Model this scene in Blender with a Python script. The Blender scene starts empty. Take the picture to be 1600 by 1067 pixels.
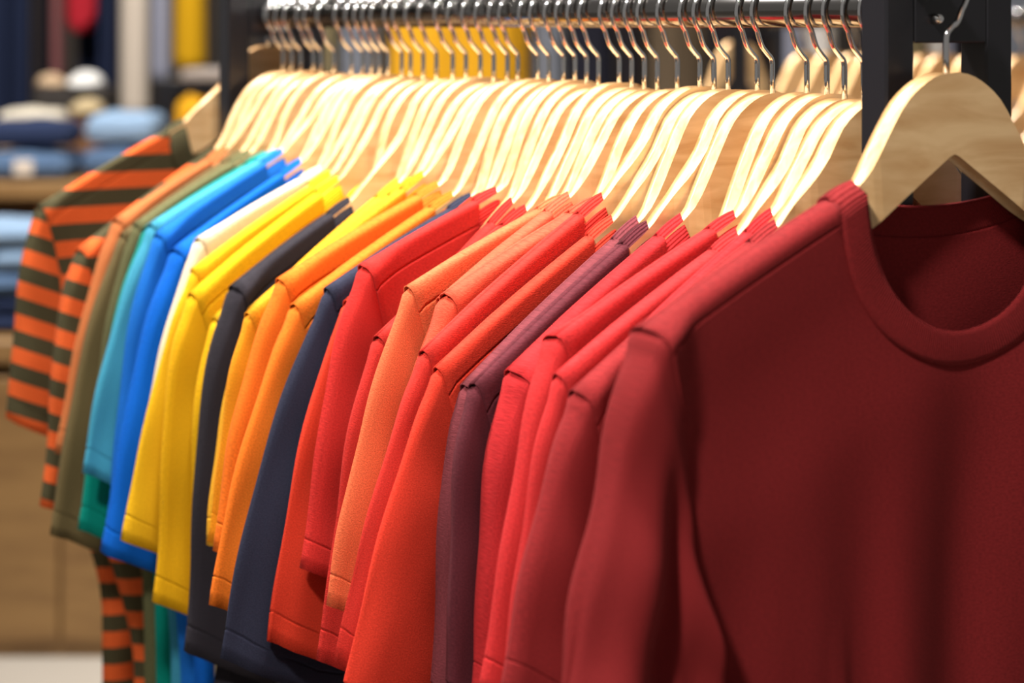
import bpy, math, random
from math import sin, cos, pi, exp, sqrt, radians

scn = bpy.context.scene
COL = scn.collection
RND = random.Random(7)

# ------------------------------------------------------------------ camera, light, exposure
ZR = 1.437                      # underside of the rail above the floor
TH = radians(33.0)              # the photographer stands at an angle to the rack
cam = bpy.data.cameras.new('camera')
cam.sensor_width = 36.0
cam.lens = 3000.0 / 1600.0 * 36.0
cam.shift_y = -(533.5 - 43.0) / 1600.0
cam.clip_start = 0.05
cam.dof.use_dof = True
cam.dof.focus_distance = 1.22
cam.dof.aperture_fstop = 5.0
cam_o = bpy.data.objects.new('camera', cam)
COL.objects.link(cam_o)
cam_o.location = (-0.815, 0.0, ZR)
cam_o.rotation_euler = (pi / 2, 0, -TH)
scn.camera = cam_o

vs = scn.view_settings
vs.view_transform = 'Standard'
vs.look = 'None'
vs.gamma = 1.0
vs.use_curve_mapping = False
vs.exposure = 0.0

wd = bpy.data.worlds.new('shop_ambient')
scn.world = wd
wd.use_nodes = True
bg = wd.node_tree.nodes['Background']
bg.inputs[0].default_value = (1.0, 0.95, 0.90, 1)
bg.inputs[1].default_value = 0.20


def area(name, loc, target, size, power, color=(1.0, 0.955, 0.905), spread=180):
    l = bpy.data.lights.new(name, 'AREA')
    l.shape = 'DISK'
    l.size = size
    l.energy = power
    l.color = color
    l.spread = radians(spread)
    o = bpy.data.objects.new(name, l)
    COL.objects.link(o)
    o.location = loc
    d = [target[i] - loc[i] for i in range(3)]
    from mathutils import Vector
    o.rotation_euler = Vector(d).to_track_quat('-Z', 'Y').to_euler()
    return o


area('ceiling_spot', (-0.42, 1.80, 3.0), (-0.1, 1.45, 1.3), 0.22, 18, spread=80)
area('ceiling_spot', (-0.20, 1.00, 3.0), (-0.05, 1.0, 1.3), 0.22, 11, spread=80)
area('ceiling_spot', (0.40, 2.1, 3.0), (0.0, 1.5, 1.3), 0.22, 9, spread=80)
area('ceiling_spot', (-1.5, 0.25, 2.9), (0.0, 0.85, 1.2), 0.20, 10, spread=70)


def sh(lat, d, z):
    """a point of the shop's other fixtures, which stand square to the aisle: across, along the aisle, height"""
    return (-0.815 + lat * cos(TH) + d * sin(TH), -lat * sin(TH) + d * cos(TH), z)


area('ceiling_spot', sh(-1.35, 3.5, 3.2), sh(-1.2, 5.0, 0.8), 0.3, 44, spread=120)
area('ceiling_spot', sh(0.3, 3.2, 3.2), sh(0.2, 4.2, 1.2), 0.3, 12, spread=120)
area('ceiling_spot', sh(0.55, 3.1, 3.2), sh(0.6, 3.2, 1.2), 0.3, 40, spread=80)
area('ceiling_spot', sh(-1.0, 5.6, 3.2), sh(-1.2, 6.6, 1.2), 0.3, 16, spread=120)


# ------------------------------------------------------------------ materials
def lin(c):
    c = c / 255.0
    return c / 12.92 if c <= 0.04045 else ((c + 0.055) / 1.055) ** 2.4


def rgb(r, g, b):
    return (lin(r), lin(g), lin(b), 1.0)


def mat(name, color, rough=0.6, metal=0.0, spec=0.5):
    m = bpy.data.materials.new(name)
    m.use_nodes = True
    p = m.node_tree.nodes['Principled BSDF']
    p.inputs['Base Color'].default_value = color
    p.inputs['Roughness'].default_value = rough
    p.inputs['Metallic'].default_value = metal
    p.inputs['Specular IOR Level'].default_value = spec
    return m


def N(m, t, **kw):
    n = m.node_tree.nodes.new(t)
    for k, v in kw.items():
        setattr(n, k, v)
    return n


def L(m, a, b):
    m.node_tree.links.new(a, b)


def fabric(name, color, rib=False, stripe=None, rough=0.95):
    """cotton jersey: fine knit grain; stripe = (colour, period) runs along the garment's length (uv v)"""
    m = mat(name, color, rough, 0, 0.12)
    p = m.node_tree.nodes['Principled BSDF']
    p.inputs['Sheen Weight'].default_value = 0.08
    p.inputs['Sheen Roughness'].default_value = 0.5
    p.inputs['Sheen Tint'].default_value = color
    uv = N(m, 'ShaderNodeTexCoord')
    sep = N(m, 'ShaderNodeSeparateXYZ')
    L(m, uv.outputs['UV'], sep.inputs[0])
    col_out = None
    if stripe:
        c2, per = stripe
        mu = N(m, 'ShaderNodeMath', operation='MULTIPLY')
        mu.inputs[1].default_value = 1.0 / per
        L(m, sep.outputs['Y'], mu.inputs[0])
        fr = N(m, 'ShaderNodeMath', operation='FRACT')
        L(m, mu.outputs[0], fr.inputs[0])
        rp = N(m, 'ShaderNodeValToRGB')
        rp.color_ramp.interpolation = 'LINEAR'
        e = rp.color_ramp.elements
        e[0].position, e[0].color = 0.0, color
        e[1].position, e[1].color = 0.485, color
        for pos, c in ((0.515, c2), (0.985, c2), (1.0, color)):
            q = e.new(pos)
            q.color = c
        L(m, fr.outputs[0], rp.inputs[0])
        col_out = rp.outputs[0]
    # melange variation of the yarn
    ns = N(m, 'ShaderNodeTexNoise')
    ns.inputs['Scale'].default_value = 480
    ns.inputs['Detail'].default_value = 3
    mp = N(m, 'ShaderNodeMapping')
    mp.inputs['Scale'].default_value = (1.0, 2.2, 1.0)
    L(m, uv.outputs['UV'], mp.inputs[0])
    L(m, mp.outputs[0], ns.inputs['Vector'])
    hs = N(m, 'ShaderNodeHueSaturation')
    mr = N(m, 'ShaderNodeMapRange')
    mr.inputs['From Min'].default_value = 0.34
    mr.inputs['From Max'].default_value = 0.66
    mr.inputs['To Min'].default_value = 0.80
    mr.inputs['To Max'].default_value = 1.20
    L(m, ns.outputs['Fac'], mr.inputs['Value'])
    L(m, mr.outputs[0], hs.inputs['Value'])
    if col_out is not None:
        L(m, col_out, hs.inputs['Color'])
    else:
        hs.inputs['Color'].default_value = color
    L(m, hs.outputs[0], p.inputs['Base Color'])
    bp = N(m, 'ShaderNodeBump')
    if rib:
        wv = N(m, 'ShaderNodeMath', operation='MULTIPLY')
        wv.inputs[1].default_value = 2 * pi / 0.0019
        L(m, sep.outputs['X'], wv.inputs[0])
        si = N(m, 'ShaderNodeMath', operation='SINE')
        L(m, wv.outputs[0], si.inputs[0])
        L(m, si.outputs[0], bp.inputs['Height'])
        bp.inputs['Distance'].default_value = 0.0004
        bp.inputs['Strength'].default_value = 0.6
    else:
        n2 = N(m, 'ShaderNodeTexNoise')
        n2.inputs['Scale'].default_value = 700
        n2.inputs['Detail'].default_value = 4
        L(m, mp.outputs[0], n2.inputs['Vector'])
        L(m, n2.outputs['Fac'], bp.inputs['Height'])
        bp.inputs['Distance'].default_value = 0.0009
        bp.inputs['Strength'].default_value = 0.42
    L(m, bp.outputs[0], p.inputs['Normal'])
    return m


def wood(name, c1, c2, scale=(8, 60, 30), rough=0.38, coat=0.0):
    m = mat(name, c1, rough, 0, 0.5)
    p = m.node_tree.nodes['Principled BSDF']
    tc = N(m, 'ShaderNodeTexCoord')
    mp = N(m, 'ShaderNodeMapping')
    mp.inputs['Scale'].default_value = scale
    mp.inputs['Rotation'].default_value = (0, radians(-28), 0)
    L(m, tc.outputs['Object'], mp.inputs[0])
    oi = N(m, 'ShaderNodeObjectInfo')
    va = N(m, 'ShaderNodeVectorMath', operation='ADD')
    cb = N(m, 'ShaderNodeCombineXYZ')
    mu = N(m, 'ShaderNodeMath', operation='MULTIPLY')
    mu.inputs[1].default_value = 40
    L(m, oi.outputs['Random'], mu.inputs[0])
    L(m, mu.outputs[0], cb.inputs[2])
    L(m, mp.outputs[0], va.inputs[0])
    L(m, cb.outputs[0], va.inputs[1])
    ns = N(m, 'ShaderNodeTexNoise')
    ns.inputs['Scale'].default_value = 1.6
    ns.inputs['Detail'].default_value = 6
    ns.inputs['Distortion'].default_value = 0.6
    L(m, va.outputs[0], ns.inputs['Vector'])
    rp = N(m, 'ShaderNodeValToRGB')
    e = rp.color_ramp.elements
    e[0].position, e[0].color = 0.32, c2
    e[1].position, e[1].color = 0.62, c1
    L(m, ns.outputs['Fac'], rp.inputs[0])
    L(m, rp.outputs[0], p.inputs['Base Color'])
    p.inputs['Coat Weight'].default_value = coat
    p.inputs['Coat Roughness'].default_value = 0.25
    return m


M = {}
M['chrome'] = mat('chrome', (0.80, 0.79, 0.78, 1), 0.10, 1.0)
M['rail'] = mat('dark_chrome', (0.30, 0.285, 0.27, 1), 0.14, 1.0)
M['black_metal'] = mat('black_painted_metal', rgb(26, 25, 29), 0.32, 0.0, 0.5)
M['hanger'] = wood('lacquered_beech', rgb(229, 191, 139), rgb(202, 156, 102), (9, 80, 50), 0.36, 0.45)
M['table_wood'] = wood('oak_veneer', rgb(148, 112, 66), rgb(126, 92, 52), (3, 3, 14), 0.5)
M['floor'] = mat('floor_tile', rgb(186, 179, 168), 0.35)
M['wall'] = mat('wall_paint', rgb(70, 62, 56), 0.8)


# ------------------------------------------------------------------ mesh helpers
def mesh_obj(name, verts, faces, m, parent=None, uvs=None, smooth=True, solid=0.0, flat=()):
    me = bpy.data.meshes.new(name)
    me.from_pydata(verts, [], faces)
    if uvs is not None:
        lay = me.uv_layers.new(name='UVMap')
        lp = [0] * len(me.loops)
        me.loops.foreach_get('vertex_index', lp)
        buf = []
        for i in lp:
            buf.extend(uvs[i])
        lay.data.foreach_set('uv', buf)
    if smooth:
        fl = set(flat)
        me.polygons.foreach_set('use_smooth', [i not in fl for i in range(len(me.polygons))])
    me.materials.append(m)
    me.validate()
    me.update()
    o = bpy.data.objects.new(name, me)
    COL.objects.link(o)
    if parent is not None:
        o.parent = parent
    if solid:
        md = o.modifiers.new('thickness', 'SOLIDIFY')
        md.thickness = solid
        md.offset = 0.0
    return o


def empty(name, loc, label, cat, group=None, rotz=0.0):
    o = bpy.data.objects.new(name, None)
    o.empty_display_size = 0.05
    COL.objects.link(o)
    o.location = loc
    o.rotation_euler = (0, 0, rotz)
    o['label'] = label
    o['category'] = cat
    if group:
        o['group'] = group
    return o


def tag(o, label, cat, group=None, loc=None, rotz=None):
    o['label'] = label
    o['category'] = cat
    if group:
        o['group'] = group
    if loc is not None:
        o.location = loc
    if rotz is not None:
        o.rotation_euler = (0, 0, rotz)
    return o


def structure(o):
    o['kind'] = 'structure'
    return o


class MB:
    def __init__(s):
        s.v, s.f, s.flat = [], [], []

    def box(s, c, d, rz=0.0, bev=0.0):
        """box with small chamfers along all edges"""
        x, y, z = d[0] / 2, d[1] / 2, d[2] / 2
        b = min(bev, x * .9, y * .9, z * .9)
        base = len(s.v)
        cr, sr = cos(rz), sin(rz)

        def P(px, py, pz):
            s.v.append((c[0] + px * cr - py * sr, c[1] + px * sr + py * cr, c[2] + pz))
        if b <= 0:
            for sx in (-1, 1):
                for sy in (-1, 1):
                    for sz in (-1, 1):
                        P(sx * x, sy * y, sz * z)
            for q in ((0, 1, 3, 2), (4, 6, 7, 5), (0, 4, 5, 1), (2, 3, 7, 6), (0, 2, 6, 4), (1, 5, 7, 3)):
                s.flat.append(len(s.f))
                s.f.append(tuple(base + i for i in q))
            return
        idx = {}
        for sx in (-1, 1):
            for sy in (-1, 1):
                for sz in (-1, 1):
                    for ax in range(3):
                        idx[(sx, sy, sz, ax)] = len(s.v)
                        P(sx * (x if ax == 0 else x - b), sy * (y if ax == 1 else y - b), sz * (z if ax == 2 else z - b))
        I = idx

        def F(*k):
            s.flat.append(len(s.f))
            s.f.append(tuple(I[q] for q in k))
        for t in (-1, 1):
            F((t, -1, -1, 0), (t, 1, -1, 0), (t, 1, 1, 0), (t, -1, 1, 0))
            F((-1, t, -1, 1), (-1, t, 1, 1), (1, t, 1, 1), (1, t, -1, 1))
            F((-1, -1, t, 2), (1, -1, t, 2), (1, 1, t, 2), (-1, 1, t, 2))
        for a in (-1, 1):
            for b2 in (-1, 1):
                F((a, b2, -1, 0), (a, b2, 1, 0), (a, b2, 1, 1), (a, b2, -1, 1))
                F((a, -1, b2, 0), (a, 1, b2, 0), (a, 1, b2, 2), (a, -1, b2, 2))
                F((-1, a, b2, 1), (1, a, b2, 1), (1, a, b2, 2), (-1, a, b2, 2))
        for a in (-1, 1):
            for b2 in (-1, 1):
                for c2 in (-1, 1):
                    F((a, b2, c2, 0), (a, b2, c2, 1), (a, b2, c2, 2))

    def tube(s, pts, r, n=10, caps=True):
        from mathutils import Vector
        pts = [Vector(p) for p in pts]
        base = len(s.v)
        up = None
        for i, p in enumerate(pts):
            t = (pts[min(i + 1, len(pts) - 1)] - pts[max(i - 1, 0)]).normalized()
            if up is None:
                up = Vector((0, 1, 0)) if abs(t.y) < 0.9 else Vector((1, 0, 0))
            a = (up - t * up.dot(t)).normalized()
            b = t.cross(a)
            up = a
            rr = r[i] if isinstance(r, (list, tuple)) else r
            for k in range(n):
                w = 2 * pi * k / n
                s.v.append(tuple(p + a * (cos(w) * rr) + b * (sin(w) * rr)))
        for i in range(len(pts) - 1):
            for k in range(n):
                k2 = (k + 1) % n
                s.f.append((base + i * n + k, base + i * n + k2, base + (i + 1) * n + k2, base + (i + 1) * n + k))
        if caps:
            s.flat += [len(s.f), len(s.f) + 1]
            s.f.append(tuple(base + k for k in reversed(range(n))))
            e = base + (len(pts) - 1) * n
            s.f.append(tuple(e + k for k in range(n)))

    def build(s, name, m, parent=None):
        return mesh_obj(name, s.v, s.f, m, parent, flat=s.flat)


def smooth01(t):
    t = max(0.0, min(1.0, t))
    return t * t * (3 - 2 * t)


# ------------------------------------------------------------------ the shop around the rack
def plane(name, pts, m):
    return structure(mesh_obj(name, pts, [(0, 1, 2, 3)], m, smooth=False))


plane('floor', [(-6, -3, 0), (14, -3, 0), (14, 12, 0), (-6, 12, 0)], M['floor'])
wb = plane('wall_back', [sh(-6, 8.2, 0), sh(6, 8.2, 0), sh(6, 8.2, 3.4), sh(-6, 8.2, 3.4)], M['wall'])

# ------------------------------------------------------------------ hanger
HT = 0.0136


def cat(pts, n=6):
    out = []
    for i in range(len(pts) - 1):
        p0 = pts[max(i - 1, 0)]
        p1, p2 = pts[i], pts[i + 1]
        p3 = pts[min(i + 2, len(pts) - 1)]
        for k in range(n):
            t = k / n
            out.append(tuple(0.5 * ((2 * b) + (-a + c) * t + (2 * a - 5 * b + 4 * c - d) * t * t + (-a + 3 * b - 3 * c + d) * t ** 3)
                             for a, b, c, d in zip(p0, p1, p2, p3)))
    out.append(pts[-1])
    return out


def hanger_wood(name, parent, rid, nu, zoff):
    """rid(u): height of the shirt's shoulder line, so the arms lie just beneath it"""
    g = 0.0055
    zn = rid(nu) + zoff - g
    k = (zn + 0.010) / (-0.066 + 0.010)
    top = [(0.0, 0.0), (0.010, -0.0008), (0.022, -0.0055), (0.0355, -0.010 - 0.0055 * k), (0.048, -0.010 - 0.0225 * k),
           (nu - 0.011, zn + 0.0125), (nu - 0.002, zn + 0.0030)]
    tip = min(0.172, getattr(rid, 'su', 0.192) - 0.020)
    for u in (nu + 0.014, nu + 0.035, tip - 0.024, tip - 0.010, tip):
        if u > top[-1][0] + .004:
            top.append((u, rid(u) + zoff - g))
    top = cat(top, 5)
    ue, ze = top[-1]
    end = [(ue + 0.007, ze - 0.004), (ue + 0.0095, ze - 0.011), (ue + 0.007, ze - 0.018), (ue, ze - 0.022)]
    low = []
    for u in (ue - 0.022, 0.125, 0.100, 0.075):
        th = 0.0225
        low.append((u, rid(max(u, nu)) + zoff - g - th - max(0, nu - u) * 0))
    bot = cat([end[-1]] + low + [(0.040, -0.0415 + (low[-1][1] + 0.0415) * 0.52), (0.004, -0.0428)], 4)[1:]
    lowc = [end[-1]] + bot                     # lower contour from the tip to the notch

    def at_u(c, u):
        for (a, za), (b_, zb_) in zip(c, c[1:]):
            lo_, hi_ = min(a, b_), max(a, b_)
            if lo_ <= u <= hi_ and hi_ > lo_:
                return za + (zb_ - za) * (u - a) / (b_ - a)
        return c[-1][1]
    lowc = lowc[:-1] + [(0.004, lowc[-1][1]), (0.0, lowc[-1][1] + 0.0012)]
    NS = 34
    us = [ue * (q / NS) for q in range(NS + 1)]
    tp_ = [(u, at_u(top, u)) for u in us]
    bt_ = [(u, at_u(lowc, u)) for u in us]
    half = tp_ + end[:-1] + list(reversed(bt_))
    left = [(-u, z) for u, z in reversed(half)]
    poly = half + left[1:-1]
    n = len(poly)
    # inward offset for the rounded edges
    ins = []
    for i in range(n):
        ax, az = poly[i - 1]
        bx, bz = poly[(i + 1) % n]
        dx, dz = bx - ax, bz - az
        l = sqrt(dx * dx + dz * dz) or 1
        nx, nz = dz / l, -dx / l               # inward normal (the outline runs clockwise)
        ins.append((-nx, -nz))
    v, f, fl = [], [], []
    h = HT / 2
    prof = [(0.0022, -h), (0.0007, -h + 0.0007), (0.0, -h + 0.0024), (0.0, h - 0.0024), (0.0007, h - 0.0007), (0.0022, h)]
    for off, y in prof:
        for (x, z), (ix, iz) in zip(poly, ins):
            tp = 1 - 0.36 * smooth01((abs(x) - 0.056) / 0.016)
            v.append((x + ix * off, y * tp, z + iz * off))
    for r in range(len(prof) - 1):
        for i in range(n):
            j = (i + 1) % n
            f.append((r * n + i, (r + 1) * n + i, (r + 1) * n + j, r * n + j))
    H_ = len(half)
    for base, rev in ((0, True), ((len(prof) - 1) * n, False)):
        def add(q):
            fl.append(len(f))
            f.append(tuple(reversed(q)) if rev else tuple(q))
        for q in range(NS):                    # right arm: strips from the upper to the lower contour
            add((base + q, base + q + 1, base + H_ - 2 - q, base + H_ - 1 - q))
        add(tuple(base + q for q in range(NS, H_ - NS)))
        L0 = H_ - 1                            # left arm starts at the notch, runs out and back to the crown
        for q in range(NS):
            a0, a1 = L0 + q, L0 + q + 1
            b0, b1 = (n - q) % n, (n - q - 1) % n
            add((base + a0, base + a1, base + b1, base + b0))
        add(tuple(base + q for q in range(L0 + NS, n - NS + 1)))
    return mesh_obj(name, v, f, M['hanger'], parent, flat=fl)


def hook_pts(side, drop, zc):
    """wire from the wood up to the bend, then round over the rail; wood top is z = 0, ring centre at zc"""
    r = 0.0172
    zb = drop
    pts = [(0, 0, -0.004), (0, 0, zb * 0.5), (0, 0, zb - 0.003)]
    a = 222
    ex, ez = r * cos(radians(a)), zc + r * sin(radians(a))
    cx = [(0, 0, zb - 0.003), (-0.0010, 0, zb + 0.0006), (-0.0048, 0, zb + 0.0042), (ex * 0.72, 0, zb + (ez - zb) * 0.50), (ex, 0, ez)]
    pts += cat(cx, 4)[1:]
    while a > 0:
        a -= 10
        w = radians(a)
        pts.append((r * cos(w), 0, zc + r * sin(w)))
    pts.append((r + 0.0006, 0, zc - 0.004))
    return [(x * side, y, z) for x, y, z in pts]


def make_hanger(loc, label, rid, nu, zoff, side=1, drop=0.0225, zc=0.0528, group=None, roll=0.0, yaw=0.0):
    e = empty('clothes_hanger', loc, label, 'hanger', group)
    e.rotation_euler = (0, roll, yaw)
    hanger_wood('wooden_body', e, rid, nu, zoff)
    b = MB()
    b.tube(hook_pts(side, drop, zc), 0.0018, 8)
    b.build('hook', M['chrome'], e)
    return e


# ------------------------------------------------------------------ T-shirt
def softcap(n, h):
    k = 0.84 * h
    return n if n < k else k + (h - k) * math.tanh((n - k) / (h - k))


def make_shirt(name, loc, label, col, Np, Sp, Hp, hf, hb, stripe=None, length=0.66, bw=0.185, dip=0.092, backdip=0.018,
               slant=0.5, fold=1.0, seed=0, fine=False, cat_word='t-shirt', group=None, sleeve_len_w=0.15, hf0=0.008, hb0=0.008, hem_z=None):
    """Np neck end of the shoulder line, Sp shoulder seam, Hp outer sleeve hem corner (distance out, height below the rail);
       hf / hb how far the front and the back stand off the hanger"""
    rnd = random.Random(100 + seed)
    nu, nz = Np
    su, sz = Sp
    cw = 0.018
    nc = nu + cw
    col = tuple(c * 0.66 for c in col[:3]) + (1.0,)
    cm = fabric(name + '_jersey', col, stripe=stripe)
    rm = fabric(name + '_rib', stripe[0] if (stripe and False) else col, rib=True)
    e = empty(name, loc, label, cat_word, group)

    def rid(u):
        u = abs(u)
        if u <= nu:
            return nz + (nu - u) * 0.25
        t = (u - nu) / (su - nu)
        return nz + (sz - nz) * (t + 0.10 * t * (t - 1))
    rid.su = su
    az = sz - 0.17
    au = su - 0.004
    hz = hem_z if hem_z is not None else nz - length
    ph = [rnd.uniform(0, 6.28) for _ in range(8)]

    def width(z):
        if z >= az:
            t = (sz - z) / (sz - az) if sz > az else 0
            t = max(0.0, t)
            return su - 0.016 * sin(pi * min(1, t)) * 1.0 - (su - au) * t
        t = smooth01((az - z) / 0.22)
        return au + (bw - au) * t

    def cap(u, z, side):
        d = max(0.0, rid(u) - z)
        k = max(smooth01((d - 0.05) / 0.09), smooth01((abs(u) - su + 0.030) / 0.030))
        lo, hi = (hf0, hf) if side < 0 else (hb0, hb)
        return lo + (hi - lo) * k

    def stand(u, z, a, side):
        d = max(0.0, rid(u) - z)
        h = cap(u, z, side)
        R = (0.0032 if not fine else 0.0075) + (0.0060 if not fine else 0.003) * smooth01((abs(u) - su + 0.045) / 0.045)
        q = 1 - min(1.0, d / R)
        n = (0.84 if not fine else 0.84 - 0.22 * smooth01((d - 0.03) / 0.08)) * h * sqrt(max(0.0, 1 - q * q))
        g = smooth01((z - az) / 0.09)
        aa = abs(a) ** 6
        n *= sqrt(max(0.0, 1 - aa * (1 - g)))
        w = smooth01((d - 0.03) / 0.25) * fold * (1 - aa) * smooth01((h - 0.006) / 0.010)
        n += w * (0.0026 * sin(u * 34 + ph[0] + z * 3) + 0.0018 * sin(u * 71 + ph[1] - z * 4) + 0.0012 * sin(u * 23 + z * 17 + ph[2]))
        if fine and side < 0:
            w2 = smooth01((d - 0.10) / 0.20) * (1 - aa)
            for uc, wc, am, d0 in ((-0.098, 0.0045, 0.0046, 0.20), (-0.160, 0.008, 0.0055, 0.24), (-0.055, 0.016, 0.0032, 0.12), (-0.130, 0.015, -0.0042, 0.12), (0.02, 0.02, 0.004, 0.15)):
                ax = uc - 0.01 * (d - 0.25)
                n += w2 * smooth01((d - d0) / 0.07) * am * exp(-((u - ax) / wc) ** 2)
            n += 0.0022 * smooth01((d - 0.03) / 0.1) * sin((u + 0.25 * z) * 44) * (1 - aa)
        return softcap(n, h)

    NB = 26 if not fine else 60
    sd = 0.0170 if not fine else 0.0120
    dl = [0, .0012, .0025, .0045, .007, .0092, sd - .002, sd - .0008, sd, sd + .0008, sd + .002, .023, .028, .034, .042]
    low = [i / NB for i in range(1, NB + 1)]
    groove = {8: 0.0017}

    def columns(edge):
        # u positions along the shoulder line, dense at the neck
        m = 9 if not fine else 18
        inner = [nc * sin(pi / 2 * i / m) for i in range(m + 1)]
        k = 11 if not fine else 22
        outer = [nc + (su - nc) * i / k for i in range(1, k + 1)]
        pos = inner + outer
        return [-u for u in reversed(pos[1:])] + pos

    cols = columns(0)

    def panel(side):
        dp = dip if side < 0 else backdip
        v, uv = [], []
        zN = rid(nc)
        for u0 in cols:
            uu = abs(u0)
            zt = rid(u0) if uu >= nc else zN - dp * sqrt(max(0.0, 1 - (uu / nc) ** 2)) ** (0.9)
            a = u0 / su
            Lg = zt - hz
            zs = [zt - d for d in dl]
            zs += [zt - 0.042 - (Lg - 0.042 - 0.022) * q for q in low]
            zs += [hz + 0.0205, hz + 0.0195, hz + 0.0185, hz + 0.009, hz]
            gi = len(dl) + len(low) + 1
            for r, z in enumerate(zs):
                W = width(z)
                # columns spread from the shoulder line to the width of the body below
                tz = smooth01((zt - z) / 0.05)
                u = u0 if uu < 1e-6 else (u0 * (1 - tz) + a * W * tz if uu < su - 1e-6 else (W if u0 > 0 else -W))
                n = stand(u, z, a, side)
                g = 0.0
                if r in groove and uu > nc + 0.003:
                    g = groove[r]
                if r == gi:
                    g = 0.0010
                if uu > su - 0.004 and z > az:
                    n += 0.0004
                n -= g
                v.append((u, side * n, z))
                uv.append((u, nz - z))
        R = len(dl) + len(low) + 5
        f = []
        for c in range(len(cols) - 1):
            for r in range(R - 1):
                q = (c * R + r, c * R + r + 1, (c + 1) * R + r + 1, (c + 1) * R + r)
                f.append(q if side < 0 else tuple(reversed(q)))
        return v, f, uv

    v1, f1, t1 = panel(-1)
    v2, f2, t2 = panel(1)
    k = len(v1)
    mesh_obj('body', v1 + v2, f1 + [tuple(i + k for i in q) for q in f2], cm, e, t1 + t2, solid=0.0010)

    # collar: a ribbed band lying on the neckline, front and back in one ring
    cv, cf, ct = [], [], []
    seg = 22 if not fine else 56
    CR = 7
    ring = []
    for s_i, side in enumerate((-1, 1)):
        dp = dip if side < 0 else backdip
        zN = rid(nc)
        for i in range(seg + 1):
            if s_i == 1 and i in (0, seg):
                continue
            ps = -pi / 2 + pi * i / seg
            if side > 0:
                ps = -ps
            uo, zo = nc * sin(ps), zN - dp * max(0.0, cos(ps)) ** 0.9
            dpi = dp + (nz - zN) - cw if side < 0 else max(0.003, dp + (nz - zN) - cw)
            ui, zi = nu * sin(ps), nz - max(0.002, dpi) * max(0.0, cos(ps)) ** 0.9
            ring.append((side, uo, zo, ui, zi, ps))
    arc = 0.0
    prev = None
    for side, uo, zo, ui, zi, ps in ring:
        if prev is not None:
            arc += sqrt((uo - prev[0]) ** 2 + (zo - prev[1]) ** 2)
        prev = (uo, zo)
        for r in range(CR):
            t = r / (CR - 1)
            t2_ = t * 1.04 - 0.04
            u = uo + (ui - uo) * t2_
            z = zo + (zi - zo) * t2_
            n = stand(u, z, 0.3, side)
            bulge = 0.0016 + 0.0009 * sin(pi * t)
            if abs(cos(ps)) < 1e-6:
                cv.append((u, 0.0, z + bulge))
            else:
                wgt = smooth01(abs(cos(ps)) / 0.25)
                nn = softcap(n * 0.92 + bulge * (0.3 + 0.7 * wgt), cap(u, z, side) + (0.003 if fine else 0.0))
                cv.append((u, side * nn, z + bulge * (1 - wgt)))
            ct.append((arc, t * cw))
    nr = len(ring)
    for i in range(nr):
        j = (i + 1) % nr
        for r in range(CR - 1):
            cf.append((i * CR + r, i * CR + r + 1, j * CR + r + 1, j * CR + r))
    mesh_obj('collar', cv, cf, rm, e, ct, solid=0.0022)

    # sleeves
    hu, hz1 = Hp
    for sgn in (-1, 1):
        Mn = 34 if sgn < 0 else 20
        Rn = 26 if sgn < 0 else 12
        if fine and sgn < 0:
            Mn, Rn = 72, 54
        wd_ = sleeve_len_w
        vv, ff, tt = [], [], []
        ph2 = [rnd.uniform(0, 6.28) for _ in range(6)]
        Ls = sqrt((hu - su) ** 2 + (hz1 - sz) ** 2)
        ts = [0.0, 0.012, 0.03] + [0.03 + (1 - 0.03 - 0.10) * i / Rn for i in range(1, Rn + 1)]
        g0 = 1 - 0.021 / Ls
        ts = [t for t in ts if t < g0 - 0.02] + [g0 - 0.008, g0 - .004, g0, g0 + 0.004, g0 + 0.008, (1 + g0) / 2, 1.0]
        for j in range(Mn):
            phi = 2 * pi * j / Mn
            side = -1 if sin(phi) >= 0 else 1
            c1 = (1 - cos(phi)) / 2
            z0 = sz - 0.0016 - (sz - az - 0.004) * c1
            u0 = width(z0) - 0.003
            s0 = abs(sin(phi)) ** 0.55
            n0 = max(0.0, stand(u0, z0, 1.0, side) - 0.0010)
            P0 = (u0, side * n0, z0)
            h = hf if side < 0 else hb
            du = wd_ * c1
            P3 = (hu - du, side * h * 0.84 * abs(sin(phi)) ** 0.62, hz1 - slant * min(du, 0.07) - 0.20 * max(0, du - .07))
            if j == 0:
                P0 = (u0, 0.0, sz - 0.0010)
            Ld = sqrt(sum((P3[i] - P0[i]) ** 2 for i in range(3)))
            l0 = 0.26 * Ld
            w0 = (1 - c1)
            d0 = (0.36 * w0 ** 1.5 + 0.05, 0, -0.60 - 0.3 * c1)
            d0l = sqrt(d0[0] ** 2 + d0[2] ** 2)
            bul = 1.15 * abs(sin(phi)) ** 0.7
            P1 = (P0[0] + d0[0] / d0l * l0, side * (n0 + (h * bul - n0) * 0.85), P0[2] + d0[2] / d0l * l0)
            d1 = (0.16, 0, -0.98)
            P2 = (P3[0] - d1[0] * 0.3 * Ld, P3[1] * 1.1, P3[2] - d1[2] * 0.3 * Ld)
            for r, t in enumerate(ts):
                q = 1 - t
                b = [q * q * q, 3 * q * q * t, 3 * q * t * t, t * t * t]
                x, y, z = (b[0] * P0[i] + b[1] * P1[i] + b[2] * P2[i] + b[3] * P3[i] for i in range(3))
                am = smooth01((t - 0.05) / 0.8) * fold
                rip = am * (0.0042 * sin(3 * phi + ph2[0] + 1.5 * t) + 0.0026 * sin(6 * phi + ph2[1] - 2.0 * t) + 0.0012 * sin(11 * phi + ph2[2]))
                rip += am * 0.0035 * math.exp(-((phi - (0.24 + 0.05 * sin(ph2[5])) * pi - 0.25 * t) / 0.16) ** 2)
                rip -= am * 0.0030 * math.exp(-((phi - (0.40 + 0.05 * sin(ph2[4])) * pi - 0.20 * t) / 0.16) ** 2)
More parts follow.
